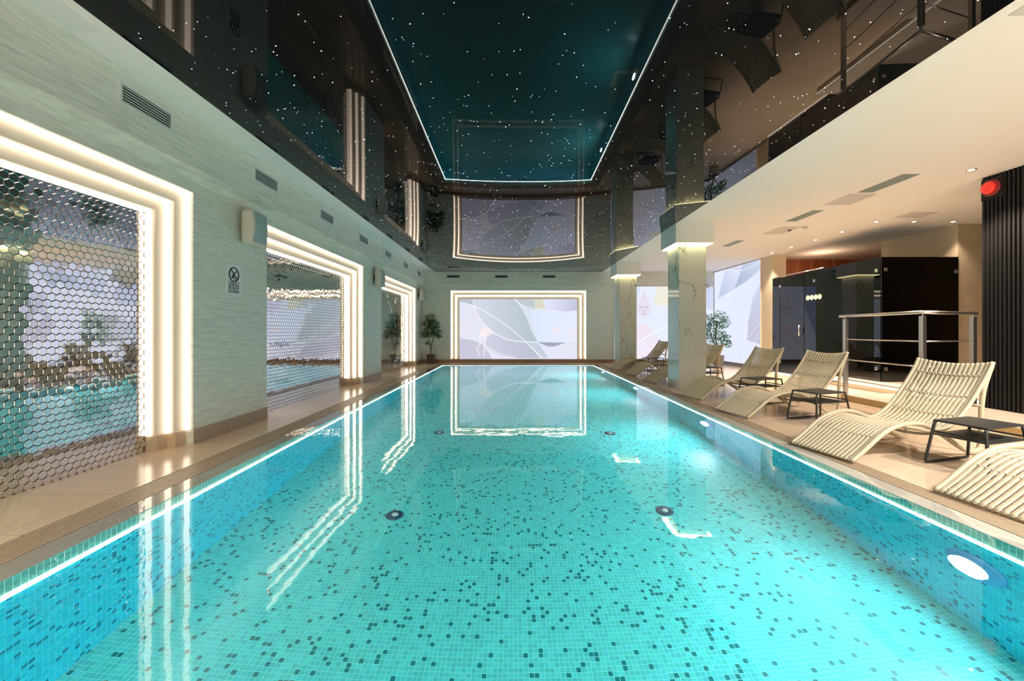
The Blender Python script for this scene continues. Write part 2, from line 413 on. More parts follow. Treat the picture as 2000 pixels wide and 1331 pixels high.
# grates
simple_ch = simple('brown channel', (0.10, 0.06, 0.035), 0.7)
def grate(label, x0, x1, y0, y1, along):
    t = empty('drain_grate', ((x0+x1)/2, (y0+y1)/2, 0), 0, label, 'drain grate', 'overflow grates around the pool')
    b = MB(); n = 7
    ox, oy = (x0+x1)/2, (y0+y1)/2
    if along == 'y':
        wd = (x1-x0)/n
        for k in range(n): b.box(x0+k*wd+0.005-ox, x0+(k+1)*wd-0.005-ox, y0-oy, y1-oy, -0.03, -0.002)
    else:
        wd = (y1-y0)/n
        for k in range(n): b.box(x0-ox, x1-ox, y0+k*wd+0.005-oy, y0+(k+1)*wd-0.005-oy, -0.03, -0.002)
    b.build('grate_bars', M_grate, t)
    MB().box(x0-ox, x1-ox, y0-oy, y1-oy, -0.08, -0.06).build('channel', simple_ch, t)
grate('long slotted overflow grate along the left pool edge', -2.86, -2.635, POOL_Y0 - 0.18, POOL_Y1 + 0.17, 'y')
grate('long slotted overflow grate along the right pool edge, under the lounger feet', 2.962, 3.12, POOL_Y0 - 0.18, POOL_Y1 + 0.17, 'y')
grate('short slotted grate across the far end of the pool', -2.86, 3.12, POOL_Y1 + 0.175, POOL_Y1 + 0.375, 'x')
# basin
LZ0, LZ1 = -0.254, -0.226
b = MB(); T = 0.2
b.box(POOL_L - T, POOL_R + T, POOL_Y0 - T, POOL_Y1 + T, POOL_Z - T, POOL_Z)
struct(b.build('floor_pool', M_tile), 'turquoise mosaic pool floor')
def ring(z0, z1, off, t):
    b = MB()
    xl, xr, ya, yb = POOL_L + off, POOL_R - off, POOL_Y0 + off, POOL_Y1 - off
    b.box(xl - t, xl, ya - t, yb + t, z0, z1); b.box(xr, xr + t, ya - t, yb + t, z0, z1)
    b.box(xl, xr, ya - t, ya, z0, z1); b.box(xl, xr, yb, yb + t, z0, z1)
    return b
struct(ring(POOL_Z, LZ0, 0, 0.16).build('wall_pool', M_tilew), 'turquoise mosaic pool walls')
struct(ring(LZ1, cz - 0.008, 0, 0.02).build('trim_pool_band', M_band), 'green mosaic band under the pool edge')
struct(ring(LZ0, LZ1, -0.02, 0.1).build('trim_pool_recess', M_casing))
tag(ring(LZ0 + 0.002, LZ1 - 0.002, 0.014, 0.03).build('pool_light_strip', M_pled), 'white light line running around the pool below the water surface', 'light strip')
# water
nx, ny = 1, 1
tag(MB().quad((-2.632, POOL_Y0 - 0.18, -0.008), (2.96, POOL_Y0 - 0.18, -0.006), (2.96, POOL_Y1 + 0.172, -0.006), (-2.632, POOL_Y1 + 0.172, -0.006)).build('pool_water', M_water),
    'clear still turquoise water filling the swimming pool to the brim', 'water', kind='stuff')

# ceilings
b = MB()
b.box(-3.24, -2.90, ROOM_Y0, FARY, CEIL, CEIL + 0.1)
b.box(3.31, 13, ROOM_Y0, FARY, CEIL, CEIL + 0.1)
struct(b.build('ceiling', M_white))
SX0, SX1, SY0, SY1 = -2.90, 3.31, ROOM_Y0, FARY
def sag(x, y):
    xm = (SX0 + SX1) / 2; xh = (SX1 - SX0) / 2
    g = 0.0
    if y > 1.5:
        if y < 13.2: g = math.sin((y - 1.5) / (13.2 - 1.5) * PI / 2) ** 2
        else: g = math.cos((y - 13.2) / (SY1 - 13.2) * PI / 2) ** 2
    return 0.15 * g * (1 - ((x - xm) / xh) ** 2)
nx, ny = 24, 72
vs = []; fs = []
for j in range(ny + 1):
    for i in range(nx + 1):
        x = SX0 + (SX1 - SX0) * i / nx; y = SY0 + (SY1 - SY0) * j / ny
        vs.append((x, y, CEIL - 0.002 - sag(x, y)))
for j in range(ny):
    for i in range(nx):
        a = j * (nx + 1) + i; fs.append((a, a + nx + 1, a + nx + 2, a + 1))
b = MB(); b.v = vs; b.f = fs
stretch_o = struct(b.build('ceiling_stretch', M_stretch, smooth=False), 'black glossy stretch ceiling with star lights')
stretch_o.data.polygons.foreach_set('use_smooth', [True] * len(stretch_o.data.polygons))
struct(MB().box(SX0, SX1, SY0, SY1, CEIL + 0.1, CEIL + 0.15).build('ceiling_slab', M_dark))
# star lights
M_star = emitter('star light', (0.86, 0.93, 1.0), 9.0)
try: M_star.cycles.emission_sampling = 'NONE'
except Exception: pass
def star_mesh(b, x, y, r, o=(0, 0, 0)):
    z = CEIL - 0.0035 - sag(x, y)
    i = len(b.v); k = 6
    b.v.append((x - o[0], y - o[1], z - r * 0.7 - o[2]))
    for j in range(k):
        a = 2 * PI * j / k; b.v.append((x + r * math.cos(a) - o[0], y + r * math.sin(a) - o[1], z - o[2]))
    for j in range(k): b.f.append((i, i + 1 + (j + 1) % k, i + 1 + j))
stars = []
for _ in range(2200):
    x = random.uniform(SX0 + 0.05, SX1 - 0.05); y = random.uniform(0.9, SY1 - 0.05)
    r = random.choice([0.0014, 0.0018, 0.0022, 0.0026, 0.0034]) * (1.5 if random.random() < 0.04 else 1)
    stars.append((x, y, r))
def vis(s):
    x, y, r = s; px = 1000 + F * x / y; py = CY - F * (CEIL - H) / y
    return r / math.hypot(y, x, 2.2) if 0 < px < 2000 and py > 0 else 0
stars.sort(key=vis, reverse=True)
for x, y, r in stars[:100]:
    z = CEIL - 0.0035 - sag(x, y)
    bb = MB(); star_mesh(bb, x, y, r, (x, y, z)); o = bb.build('star_light', M_star, stretch_o, uv=False); o.location = (x, y, z)
bb = MB()
for x, y, r in stars[100:]: star_mesh(bb, x, y, r)
o = bb.build('star_lights', M_star, stretch_o, uv=False); o['kind'] = 'stuff'

# ------------------------------------------------------------------ lit stepped frames
def ubox(b, mp, a0, a1, z0, zt, wf, wt, d0, d1):
    for (p, q, r, s) in ((a0+wf, a0+wt, z0, zt-wf), (a1-wt, a1-wf, z0, zt-wf), (a0+wt, a1-wt, zt-wt, zt-wf)):
        x0, y0 = mp(p, d0); x1, y1 = mp(q, d1)
        b.box(min(x0, x1), max(x0, x1), min(y0, y1), max(y0, y1), r, s)
def light_frame(label, mp, a0, a1, zt, W, D, back, bw, bd, nsteps, base_h=0.15, name='alcove_frame'):
    am = (a0 + a1) / 2; ox, oy = mp(am, 0)
    t = empty(name, (ox, oy, 0), 0, label, 'light frame', 'glowing stepped frames set into the walls')
    def mb(fn, nm, m, **k):
        b = MB(); fn(b); b.v = [(v[0]-ox, v[1]-oy, v[2]) for v in b.v]; return b.build(nm, m, t, **k)
    Wf = [0] + W
    def casing(b):
        for i in range(len(W)): ubox(b, mp, a0, a1, base_h, zt, Wf[i], Wf[i+1], D[i], back)
    mb(casing, 'frame_casing', M_casing)
    for side in (0, 1):
      def plinth(b):
        for i in range(len(W)):
            for (p, q) in (((a0+Wf[i], a0+Wf[i+1]), (a1-Wf[i+1], a1-Wf[i]))[side],):
                x0, y0 = mp(p, D[i] - 0.012); x1, y1 = mp(q, back)
                b.box(min(x0,x1), max(x0,x1), min(y0,y1), max(y0,y1), 0, base_h)
      mb(plinth, 'plinth', M_plinth)
    for i in range(nsteps):
        def led(b):
            ubox(b, mp, a0, a1, base_h + 0.002, zt, Wf[i] + 0.001, Wf[i] + bw, D[i] - bd, D[i] - 0.001 if i < len(W) else D[i] - 0.001)
        mb(led, 'light_bar', M_led)
    return t
mpL = lambda a, d: (WL - d, a)
mpF = lambda a, d: (a, FARY + d)
names = ['large stepped frame of three warm light bars around the nearest left mirror',
         'stepped frame of warm light bars around the middle left mirror',
         'stepped frame of warm light bars around the farthest left mirror']
for (y0, y1), nm in zip(ALC, names):
    light_frame(nm, mpL, y0, y1, ATOP, [0.138, 0.261], [0.087, 0.172, 0.262], 0.32, 0.018, 0.050, 3)
light_frame('wide stepped light frame around the glowing picture on the far wall', mpF, FA0, FA1, 2.686, [0.15, 0.30], [0.08, 0.16, 0.24], 0.30, 0.045, 0.04, 2)

# ------------------------------------------------------------------ hexagon mirrors
def hexmirror(label, y0, y1, z0, z1, X):
    t = empty('mirror_panel', (X, (y0+y1)/2, 0), 0, label, 'mirror', 'hexagon tiled mirrors in the left wall')
    yc = (y0+y1)/2
    MB().box(-0.03, -0.007, y0-yc, y1-yc, z0, z1).build('backing', M_mgrout, t)
    w_ = 0.0615; rw = w_ * 0.866; R_ = w_ / math.sqrt(3)
    vs = []; fs = []
    nr = int((z1 - z0) / rw) + 1; nc = int((y1 - y0) / w_) + 1
    for j in range(nr):
        for i in range(nc):
            cy_ = y0 + (i + 0.5 + (0.5 if j % 2 else 0)) * w_ ; cz_ = z0 + (j + 0.5) * rw
            if cy_ + w_/2 > y1 + 0.01 or cz_ + R_ > z1 + 0.01: continue
            ty = random.gauss(0, 0.004); tz = random.gauss(0, 0.004)
            k0 = len(vs)
            for (rr, dx) in ((R_ * 0.955, -0.0022), (R_ * 0.87, 0.0)):
                for q in range(6):
                    a = PI / 6 + q * PI / 3; dy = rr * math.cos(a); dz = rr * math.sin(a)
                    vs.append((dx + dy * ty + dz * tz, cy_ - yc + dy, cz_ + dz))
            for q in range(6):
                q2 = (q + 1) % 6; fs.append((k0 + q, k0 + q2, k0 + 6 + q2, k0 + 6 + q))
            fs.append(tuple(k0 + 6 + q for q in range(6)))
    b = MB(); b.v = vs; b.f = fs
    b.build('mirror_tiles', M_mirror, t, uv=False)
ml = ['honeycomb mirror of small hexagon tiles in the nearest left alcove', 'honeycomb hexagon mirror in the middle left alcove', 'honeycomb hexagon mirror in the farthest left alcove']
for (y0, y1), nm in zip(ALC, ml):
    hexmirror(nm, y0 + 0.262, y1 - 0.262, 0.0, ATOP - 0.262, -3.645)

# ------------------------------------------------------------------ backlit murals (printed colour per vertex)
def srgb(c): return tuple(((x/255)/12.92 if x/255 <= 0.04045 else ((x/255+0.055)/1.055)**2.4) for x in c)
def inpoly(px, py, poly):
    ins = np.zeros(px.shape, bool); n = len(poly); j = n - 1
    for i in range(n):
        xi, yi = poly[i]; xj, yj = poly[j]
        if yi != yj:
            c = ((yi > py) != (yj > py)) & (px < (xj - xi) * (py - yi) / (yj - yi) + xi)
            ins ^= c
        j = i
    return ins
def curve(pts, k=10):
    return [(p.x, p.y) for p in catmull([Vector((a, b_, 0)) for a, b_ in pts], k)]
def seg_dist(px, py, pts):
    d = np.full(px.shape, 1e9)
    for (x0, y0), (x1, y1) in zip(pts[:-1], pts[1:]):
        vx, vy = x1-x0, y1-y0; t = np.clip(((px-x0)*vx + (py-y0)*vy) / (vx*vx+vy*vy+1e-9), 0, 1)
        d = np.minimum(d, np.hypot(px-(x0+t*vx), py-(y0+t*vy)))
    return d
def mural_mat(name, s):
    m = bpy.data.materials.new(name); m.use_nodes = True; nt = m.node_tree; nt.nodes.clear()
    a = N(nt, 'ShaderNodeAttribute', attribute_name='print'); e = N(nt, 'ShaderNodeEmission'); L(nt, a.outputs['Color'], e.inputs[0]); e.inputs[1].default_value = s
    o = N(nt, 'ShaderNodeOutputMaterial'); L(nt, e.outputs[0], o.inputs[0]); return m
def mural(label, P, a0, a1, z0, z1, nu, nv, paint, toimg):
    """P(a,z)->xyz, toimg(a,z)->drawing coords"""
    A = np.linspace(a0, a1, nu + 1); Z = np.linspace(z0, z1, nv + 1); AA, ZZ = np.meshgrid(A, Z)
    X, Y = toimg(AA, ZZ); col = paint(X, Y)
    vs = [P(a, z) for z in Z for a in A]
    fs = [(j*(nu+1)+i, j*(nu+1)+i+1, (j+1)*(nu+1)+i+1, (j+1)*(nu+1)+i) for j in range(nv) for i in range(nu)]
    c = np.array(P((a0+a1)/2, z0)); b = MB(); b.v = [tuple(np.array(v) - c) for v in vs]; b.f = fs
    t = empty('glowing_picture', tuple(c), 0, label, 'picture')
    o = b.build('printed_front', mural_mat('backlit print', E_MURAL), t, uv=False)
    at = o.data.color_attributes.new('print', 'FLOAT_COLOR', 'POINT')
    rgba = np.ones(((nu+1)*(nv+1), 4), np.float32); rgba[:, :3] = col.reshape(-1, 3)
    at.data.foreach_set('color', rgba.ravel())
    return t, o, c
def painter(base, shapes):
    def f(X, Y):
        col = np.zeros(X.shape + (3,)); col[:] = srgb(base)
        for s in shapes:
            if s[0] == 'p':
                _, pts, c0, *rest = s; m = inpoly(X, Y, pts)
                if rest:   # gradient to second colour across the given direction
                    c1, (gx0, gy0), (gx1, gy1) = rest
                    vx, vy = gx1-gx0, gy1-gy0; t = np.clip(((X-gx0)*vx + (Y-gy0)*vy)/(vx*vx+vy*vy), 0, 1)[..., None]
                    cc = np.array(srgb(c0))*(1-t) + np.array(srgb(c1))*t
                    col = np.where(m[..., None], cc, col)
                else: col[m] = srgb(c0)
            elif s[0] == 'l':
                _, pts, c0, wd, al = s; d = seg_dist(X, Y, pts); k = np.clip(1.3 - d / wd, 0, 1)[..., None] * al
                col = col*(1-k) + np.array(srgb(c0))*k
            elif s[0] == 'e':
                _, (ex, ey), (rx, ry), c0, al = s; d = np.hypot((X-ex)/rx, (Y-ey)/ry); k = np.clip((1 - d) * 3, 0, 1)[..., None] * al
                col = col*(1-k) + np.array(srgb(c0))*k
        return col
    return f
cv = curve
MU0, MU1, MZ0, MZ1 = FA0 + 0.30, FA1 - 0.30, 0.125, 2.386
A_low = cv([(490,415),(520,520),(580,610),(660,680),(760,730),(870,750),(1015,752)])
A_right = cv([(820,415),(870,470),(925,570),(970,680),(1015,752)])
shapes = [
 ('p', [(385,415),(490,415),(506,470),(440,448),(385,442)], (186,194,204)),
 ('p', A_low + A_right[::-1], (184,196,204), (208,212,226), (900,520), (560,560)),
 ('p', cv([(820,415),(900,470),(950,500)]) + cv([(950,500),(965,600),(1000,720),(1015,752)]) + A_right[::-1], (214,222,236)),
 ('p', [(830,415),(980,415),(982,498),(930,488),(870,455)], (190,200,206)),
 ('p', [(980,415),(1045,415),(1072,497),(983,497)], (216,215,196)),
 ('p', [(1045,415),(1318,415),(1318,506)] + cv([(1318,506),(1200,514),(1072,497)]), (226,228,250), (190,192,214), (1060,430), (1318,500)),
 ('p', cv([(950,500),(1072,500),(1200,515),(1318,510)]) + [(1318,752),(1015,752)] + cv([(1015,752),(975,620),(950,500)]), (214,228,250), (228,232,250), (950,520), (1318,700)),
 ('p', cv([(385,720),(480,735),(570,775),(640,880)]) + [(640,887),(385,887)], (198,198,216)),
 ('p', cv([(570,775),(640,690),(760,735),(880,752)]) + [(925,755)] + cv([(925,755),(980,820),(1040,880)]) + [(830,880)] + cv([(830,880),(700,850),(570,775)]), (206,206,224), (186,190,206), (600,720), (960,830)),
 ('p', [(925,755),(1005,755),(1090,880),(1045,880)], (196,206,220)),
 ('p', cv([(1000,752),(1110,790),(1226,758)]) + [(1120,756)], (160,168,184)),
 ('l', cv([(385,440),(500,470),(640,545),(780,640),(900,745),(1035,880)]), (250,252,255), 4, 0.8),
 ('l', A_low, (250,252,255), 4, 0.8), ('l', A_right, (250,252,255), 3, 0.7),
 ('l', cv([(385,718),(520,745),(660,820),(830,880)]), (250,252,255), 3, 0.6),
 ('l', cv([(820,415),(900,470),(1072,500),(1200,515),(1318,508)]), (250,252,255), 3, 0.7),
 ('e', (440,640), (60,90), (236,226,236), 0.4), ('e', (505,560), (30,50), (228,218,228), 0.4),
 ('e', (598,668), (52,34), (242,232,234), 0.9), ('e', (575,690), (36,28), (248,236,234), 0.8),
 ('l', [(590,695),(585,780),(578,862)], (246,238,240), 6, 0.8), ('l', cv([(548,700),(545,770),(524,810),(545,862)]), (246,238,240), 6, 0.7),
 ('e', (1155,660), (34,34), (238,226,232), 0.8), ('l', cv([(1175,640),(1172,580),(1195,540)]), (232,226,240), 6, 0.7), ('l', cv([(1240,560),(1260,600),(1280,560),(1262,530)]), (226,226,242), 6, 0.7),
 ('e', (1290,690), (40,50), (238,226,236), 0.6)]
def img_c(A, Z): return 385 + (A - MU0) / (MU1 - MU0) * 933, 887 - (Z - MZ0) / (MZ1 - MZ0) * 472
t, o, c = mural('wide backlit picture of lilac sails and pale flamingos on the far wall', lambda a, z: (a, FARY + 0.232, z), MU0, MU1, MZ0, MZ1, 360, 180, painter((224,226,242), shapes), img_c)
MB().box(MU0 - c[0], MU1 - c[0], 0.004, 0.06, 0, MZ1 - MZ0).build('light_box', M_casing, t)

# second far picture, statue and sails (X 3.74..7.5)
def img2(A, Z): return A, Z
sh2 = [
 ('p', [(4.3,2.86),(4.75,2.86),(4.6,2.3),(4.35,2.2)], (214,222,246)),
 ('p', [(5.35,2.86),(6.1,2.86),(6.0,2.45),(5.75,2.1),(5.2,2.15)], (236,233,218)),
 ('p', [(6.2,2.86),(7.5,2.86),(7.5,1.9),(6.7,2.2)], (190,196,220), (214,220,246), (6.3,2.7), (7.5,2.0)),
 ('p', cv([(5.6,0.12),(6.2,0.9),(6.6,1.5),(7.5,1.75)]) + [(7.5,0.12)], (200,206,226), (226,232,250), (6.8,1.4), (7.0,0.3)),
 ('p', cv([(3.74,1.0),(4.0,1.6),(4.2,2.2),(4.25,2.86)]) + [(3.74,2.86)], (176,186,224)),
 ('p', cv([(4.2,0.12),(4.25,0.8),(4.5,1.2),(4.72,1.45)]) + cv([(4.98,1.45),(5.2,1.2),(5.45,0.8),(5.5,0.12)]), (234,224,238), (240,232,246), (4.8,1.3), (4.9,0.2)),
 ('e', (4.85,2.02), (0.33,0.46), (228,220,236), 0.95),
 ('p', [(4.68,2.30),(4.80,2.55),(4.85,2.80),(4.90,2.55),(5.02,2.30)], (228,220,236)),
 ('l', [(4.70,2.06),(4.80,2.07)], (160,140,165), 0.016, 0.9), ('l', [(4.90,2.07),(5.0,2.06)], (160,140,165), 0.016, 0.9),
 ('l', [(4.85,2.04),(4.84,1.92),(4.87,1.91)], (180,155,175), 0.014, 0.8), ('l', [(4.79,1.83),(4.85,1.81),(4.91,1.83)], (170,130,150), 0.016, 0.9),
 ('l', cv([(4.0,0.12),(5.0,1.0),(6.2,1.5),(7.5,1.7)]), (252,253,255), 0.03, 0.7)]
t, o, c = mural('tall backlit picture with a pale pink statue head behind the columns', lambda a, z: (a, FARY - 0.04, z), 3.76, WX - 0.06, 0.125, 2.84, 260, 180, painter((228,234,252), sh2), img2)
MB().box(3.76 - c[0], WX - 0.06 - c[0], 0.004, 0.038, 0, 2.84 - 0.125).build('light_box', M_casing, t)

# third picture on the right wall: drawn from its own measured outlines (pixel outlines turned into wall metres)
def img3(A, Z): return 1002 + WX * F / A, 646 - (Z - H) * F / A
def q3(pts): return [(1360 + x / 9.5, 480 + y / 9.5) for x, y in pts]
sh3 = [
 ('p', q3([(180,480),(290,470),(880,330),(760,360),(550,440),(280,530),(180,560)]), (206,206,236)),
 ('p', q3([(555,455),(835,455),(735,800),(425,985)]), (196,204,232), (220,224,246), (1405,560), (1440,530)),
 ('p', q3([(560,440),(870,345),(835,455),(555,465)]), (218,216,240)),
 ('p', q3([(885,345),(1260,240),(1260,400),(1100,540),(940,670),(735,800)]), (176,184,212), (206,214,238), (1445,560), (1490,515)),
 ('p', q3([(1255,650),(1150,800),(1060,1000),(1000,1331),(960,1800),(960,2200),(1260,2300)]), (204,210,236), (196,196,214), (1480,560), (1470,650)),
 ('p', q3([(960,1750),(1260,1850),(1260,2200),(960,2200)]), (226,230,248)),
 ('p', q3([(420,1000),(720,830),(560,1500),(300,2300),(180,2300),(180,1400)]), (228,234,250)),
 ('l', q3([(570,460),(900,460),(1080,380),(1250,270)]), (252,253,255), 0.6, 0.8),
 ('l', q3([(980,1700),(1110,1560),(1260,1380)]), (250,250,255), 0.6, 0.7), ('l', q3([(1050,1900),(1140,1700),(1260,1500)]), (250,250,255), 0.5, 0.6),
 ('l', q3([(760,3000),(950,1500),(1100,950),(1255,640)]), (250,250,255), 0.5, 0.5),
 ('e', (1466, 634), (4, 14), (196,188,208), 0.5)]
t, o, c = mural('long backlit picture of white and lilac sails on the right wall behind the plant', lambda a, z: (WX - 0.04, a, z), FARY - 0.06, 12.36, 0.125, CEIL - 0.03, 300, 300, painter((226,232,252), sh3), img3)
MB().box(0.004, 0.038, 12.36 - c[1], FARY - 0.06 - c[1], 0, CEIL - 0.155).build('light_box', M_casing, t)

# ------------------------------------------------------------------ columns
def column(label, x, y):
    t = empty('marble_column', (x, y, 0), 0, label, 'column', 'marble columns along the right pool deck')
    MB().box(-0.28, 0.28, -0.3, 0.3, 0, 2.985).build('shaft', M_marble, t, bevel=0.004)
    MB().box(-0.39, 0.39, -0.42, 0.42, 2.985, CEIL).build('capital', M_capw, t)
    b = MB()
    b.box(-0.37, 0.37, -0.40, -0.31, 2.968, 2.984); b.box(-0.37, 0.37, 0.31, 0.40, 2.968, 2.984)
    b.box(-0.37, -0.29, -0.31, 0.31, 2.968, 2.984); b.box(0.29, 0.37, -0.31, 0.31, 2.968, 2.984)
    b.build('light_strip', M_yled, t)
column('near square marble column with yellow light under its capital', 3.69, 8.72)
column('far square marble column with yellow light under its capital', 3.69, 13.45)

# ------------------------------------------------------------------ vents
def wallvent(label, mp, a, z0, z1, wd, group):
    """mp(a,d)->(x,y); d outwards from wall"""
    ox, oy = mp(a, 0); t = empty('air_vent', (ox, oy, (z0+z1)/2), 0, label, 'vent', group)
    zc = (z0+z1)/2
    def bx(b, a0, a1, d0, d1, za, zb):
        x0, y0 = mp(a0, d0); x1, y1 = mp(a1, d1)
        b.box(min(x0,x1)-ox, max(x0,x1)-ox, min(y0,y1)-oy, max(y0,y1)-oy, za-zc, zb-zc)
    f = 0.028; b = MB()
    bx(b, a-wd/2, a+wd/2, 0, 0.010, z0, z0+f); bx(b, a-wd/2, a+wd/2, 0, 0.010, z1-f, z1)
    bx(b, a-wd/2, a-wd/2+f, 0, 0.010, z0+f, z1-f); bx(b, a+wd/2-f, a+wd/2, 0, 0.010, z0+f, z1-f)
    b.build('vent_frame', M_ventf, t)
    b = MB(); bx(b, a-wd/2+f, a+wd/2-f, 0.0, 0.002, z0+f, z1-f); b.build('duct', M_duct, t)
    b = MB(); n = 6; h_ = (z1-z0-2*f)/n
    for k in range(n): bx(b, a-wd/2+f, a+wd/2-f, 0.003, 0.009, z0+f+k*h_+h_*0.3, z0+f+k*h_+h_*0.56)
    b.build('slats', M_ventf if mp is mpV else M_ventg, children(t)[0])
mpV = lambda a, d: (-3.24 + d, a)
mpW = lambda a, d: (a, FARY - 0.03 - d)
lab = ['nearest and largest louvred vent high on the left wall', 'second louvred vent from the near end of the left wall', 'third louvred vent above the middle mirror near its left side', 'fourth louvred vent above the right end of the middle mirror',
       'fifth louvred vent above the second left speaker', 'sixth small louvred vent near the far end of the left wall', 'farthest small louvred vent in the left corner']
for k in range(7): wallvent(lab[k], mpV, 3.63 + 1.75 * k, 3.07, 3.27, 0.54, 'louvred vents along the left wall')
for x, s in ((-2.22, 'left'), (-0.43, 'middle'), (1.335, 'right')): wallvent('%s small grey vent above the far wall picture' % s, mpW, x, 3.13, 3.28, 0.52, 'grey vents on the far wall')

# ceiling fittings right
def ceil_plate(name, label, cat, x0, x1, y0, y1, m, th=0.006, group=None, slots=0):
    xm, ym = (x0+x1)/2, (y0+y1)/2
    t = empty(name, (xm, ym, CEIL), 0, label, cat, group)
    MB().box(x0-xm, x1-xm, y0-ym, y1-ym, -th, 0).build('panel', m, t)
    if slots:
        b = MB(); wd = (x1-x0-0.04)/slots
        for k in range(slots): b.box(x0+0.02+k*wd+0.006-xm, x0+0.02+(k+1)*wd-0.006-xm, y0+0.02-ym, y1-0.02-ym, -th-0.003, -th)
        b.build('slots', M_duct if slots > 3 else M_diff, t)
g = 'green grey slot diffusers in the white ceiling'
ceil_plate('slot_diffuser', 'nearest grey slot diffuser in the white right ceiling', 'ceiling vent', 5.43, 5.67, 5.70, 6.46, M_diff, 0.004, g, 3)
ceil_plate('slot_diffuser', 'second grey slot diffuser in the white right ceiling', 'ceiling vent', 5.43, 5.64, 7.42, 8.17, M_diff, 0.004, g, 3)
ceil_plate('slot_diffuser', 'third grey slot diffuser, just right of the near column top', 'ceiling vent', 5.40, 5.60, 9.9, 10.6, M_diff, 0.004, g, 3)
g = 'flush access panels in the ceiling'
M_panel = simple('panel paint', (0.60, 0.58, 0.55), 0.7)
ceil_plate('access_panel', 'square access panel between two slot diffusers', 'access panel', 5.38, 5.81, 6.53, 7.09, M_panel, 0.006, g)
ceil_plate('access_panel', 'square access panel beyond the second slot diffuser', 'access panel', 5.62, 6.05, 8.6, 9.25, M_panel, 0.006, g)
ceil_plate('access_panel', 'small access panel near the cabin among the downlights', 'access panel', 7.35, 7.85, 7.55, 7.9, M_panel, 0.006, g)
ceil_plate('access_panel', 'access panel at the top right corner of the photo', 'access panel', 3.42, 3.85, 2.3, 2.83, M_panel, 0.006, g)
ceil_plate('access_panel', 'white access panel at the top left corner of the photo', 'access panel', -3.21, -2.98, 1.9, 2.98, simple('white panel', (0.78, 0.78, 0.76), 0.6), 0.006, g)

def downlight(label, x, y, n=1):
    t = empty('downlight', (x, y, CEIL), 0, label, 'downlight', 'recessed downlights in the right ceiling')
    MB().lathe([(0.036, -0.004), (0.05, -0.006), (0.055, 0)], 16).build('bezel', M_chrome, t, smooth=True)
    MB().lathe([(0.0, -0.0045), (0.035, -0.0045)], 16).build('lens', M_spotl, children(t)[0])
dl = ['farthest downlight in the row over the glass cabin wall', 'fourth downlight from the near end over the glass wall', 'third downlight from the near end over the glass wall', 'second downlight over the glass wall', 'corner downlight over the glass cabin corner',
      'middle downlight of the three in front of the cabin', 'right downlight of the three in front of the cabin', 'nearest large downlight beside the black slatted wall']
for (x, y), s in zip(DOWN, dl): downlight(s, x, y)
t = empty('smoke_detector', (6.13, 8.6, CEIL), 0, 'white round smoke detector in the right ceiling', 'smoke detector')
MB().lathe([(0.06, 0), (0.055, -0.03), (0.03, -0.045), (0.0, -0.045)], 16).build('detector_body', M_spk, t, smooth=True)
t = empty('ceiling_sensor', (5.98, 8.86, CEIL), 0, 'small dark sensor beside the smoke detector', 'sensor')
MB().lathe([(0.04, 0), (0.03, -0.025), (0.0, -0.028)], 12).build('sensor_body', M_duct, t, smooth=True)

# ------------------------------------------------------------------ speakers
def speaker(label, y):
    t = empty('wall_speaker', (WL, y, 2.475), 0, label, 'speaker', 'ivory speakers on the left wall piers')
    # housing, rounded; profile extruded along y, hung off a bracket
    b = MB(); b.box(0.045, 0.215, -0.145, 0.145, -0.22, 0.22); b.build('housing', M_spk, t, bevel=0.055, bseg=4, smooth=True)
    b = MB()
    n = 12
    P = []
    for i in range(n + 1):
        z = -0.185 + 0.37 * i / n
        P.append((0.2155 + 0.012 * math.sin(PI * i / n), z, 0.125 + 0.012 * math.cos(i / n * 2 * PI)))
    for i in range(n):
        x0, z0, y0 = P[i]; x1, z1, y1 = P[i+1]
        b.quad((x0, -y0 + 0.01, z0), (x0, 0.13, z0), (x1, 0.13, z1), (x1, -y1 + 0.01, z1))
        b.quad((0.2, -y0 + 0.01, z0), (x0, -y0 + 0.01, z0), (x1, -y1 + 0.01, z1), (0.2, -y1 + 0.01, z1))
        b.quad((x0, 0.13, z0), (0.2, 0.13, z0), (0.2, 0.13, z1), (x1, 0.13, z1))
    b.build('grille', M_grille, children(t)[0], smooth=False)
    MB().box(0.0, 0.06, -0.04, 0.04, -0.07, 0.07).build('bracket', M_duct, t, bevel=0.006)
speaker('nearest ivory wall speaker, above the no diving sign', 5.13)
speaker('middle ivory wall speaker between the second and third mirrors', 9.98)
speaker('farthest ivory wall speaker, above the potted tree', 14.62)

# ------------------------------------------------------------------ sign
t = empty('safety_sign', (WL, 4.95, 1.81), 0, 'white no diving sign reading ZAKAZ SKOKÓW DO WODY', 'sign')
MB().box(0.0, 0.006, -0.125, 0.125, -0.18, 0.18).build('plate', M_sign, t)
b = MB(); cy0, cz0 = 0.0, 0.065
pts = [(0.0085, cy0 + 0.083 * math.cos(a), cz0 + 0.083 * math.sin(a)) for a in [2 * PI * k / 40 for k in range(40)]]
b.tube(pts, 0.008, 6, closed=True, up=(1, 0, 0))
for p, q, r in (((-0.052, 0.125), (0.058, 0.006), 0.006), ((0.045, 0.112), (-0.008, 0.062), 0.006), ((-0.008, 0.062), (-0.03, 0.03), 0.007), ((-0.045, 0.028), (0.04, 0.02), 0.006), ((-0.02, 0.02), (0.006, 0.062), 0.004)):
    b.tube([(0.0085, p[0], p[1]), (0.0085, q[0], q[1])], r, 6, up=(1, 0, 0))
b.build('prohibition_symbol', M_ink, t)
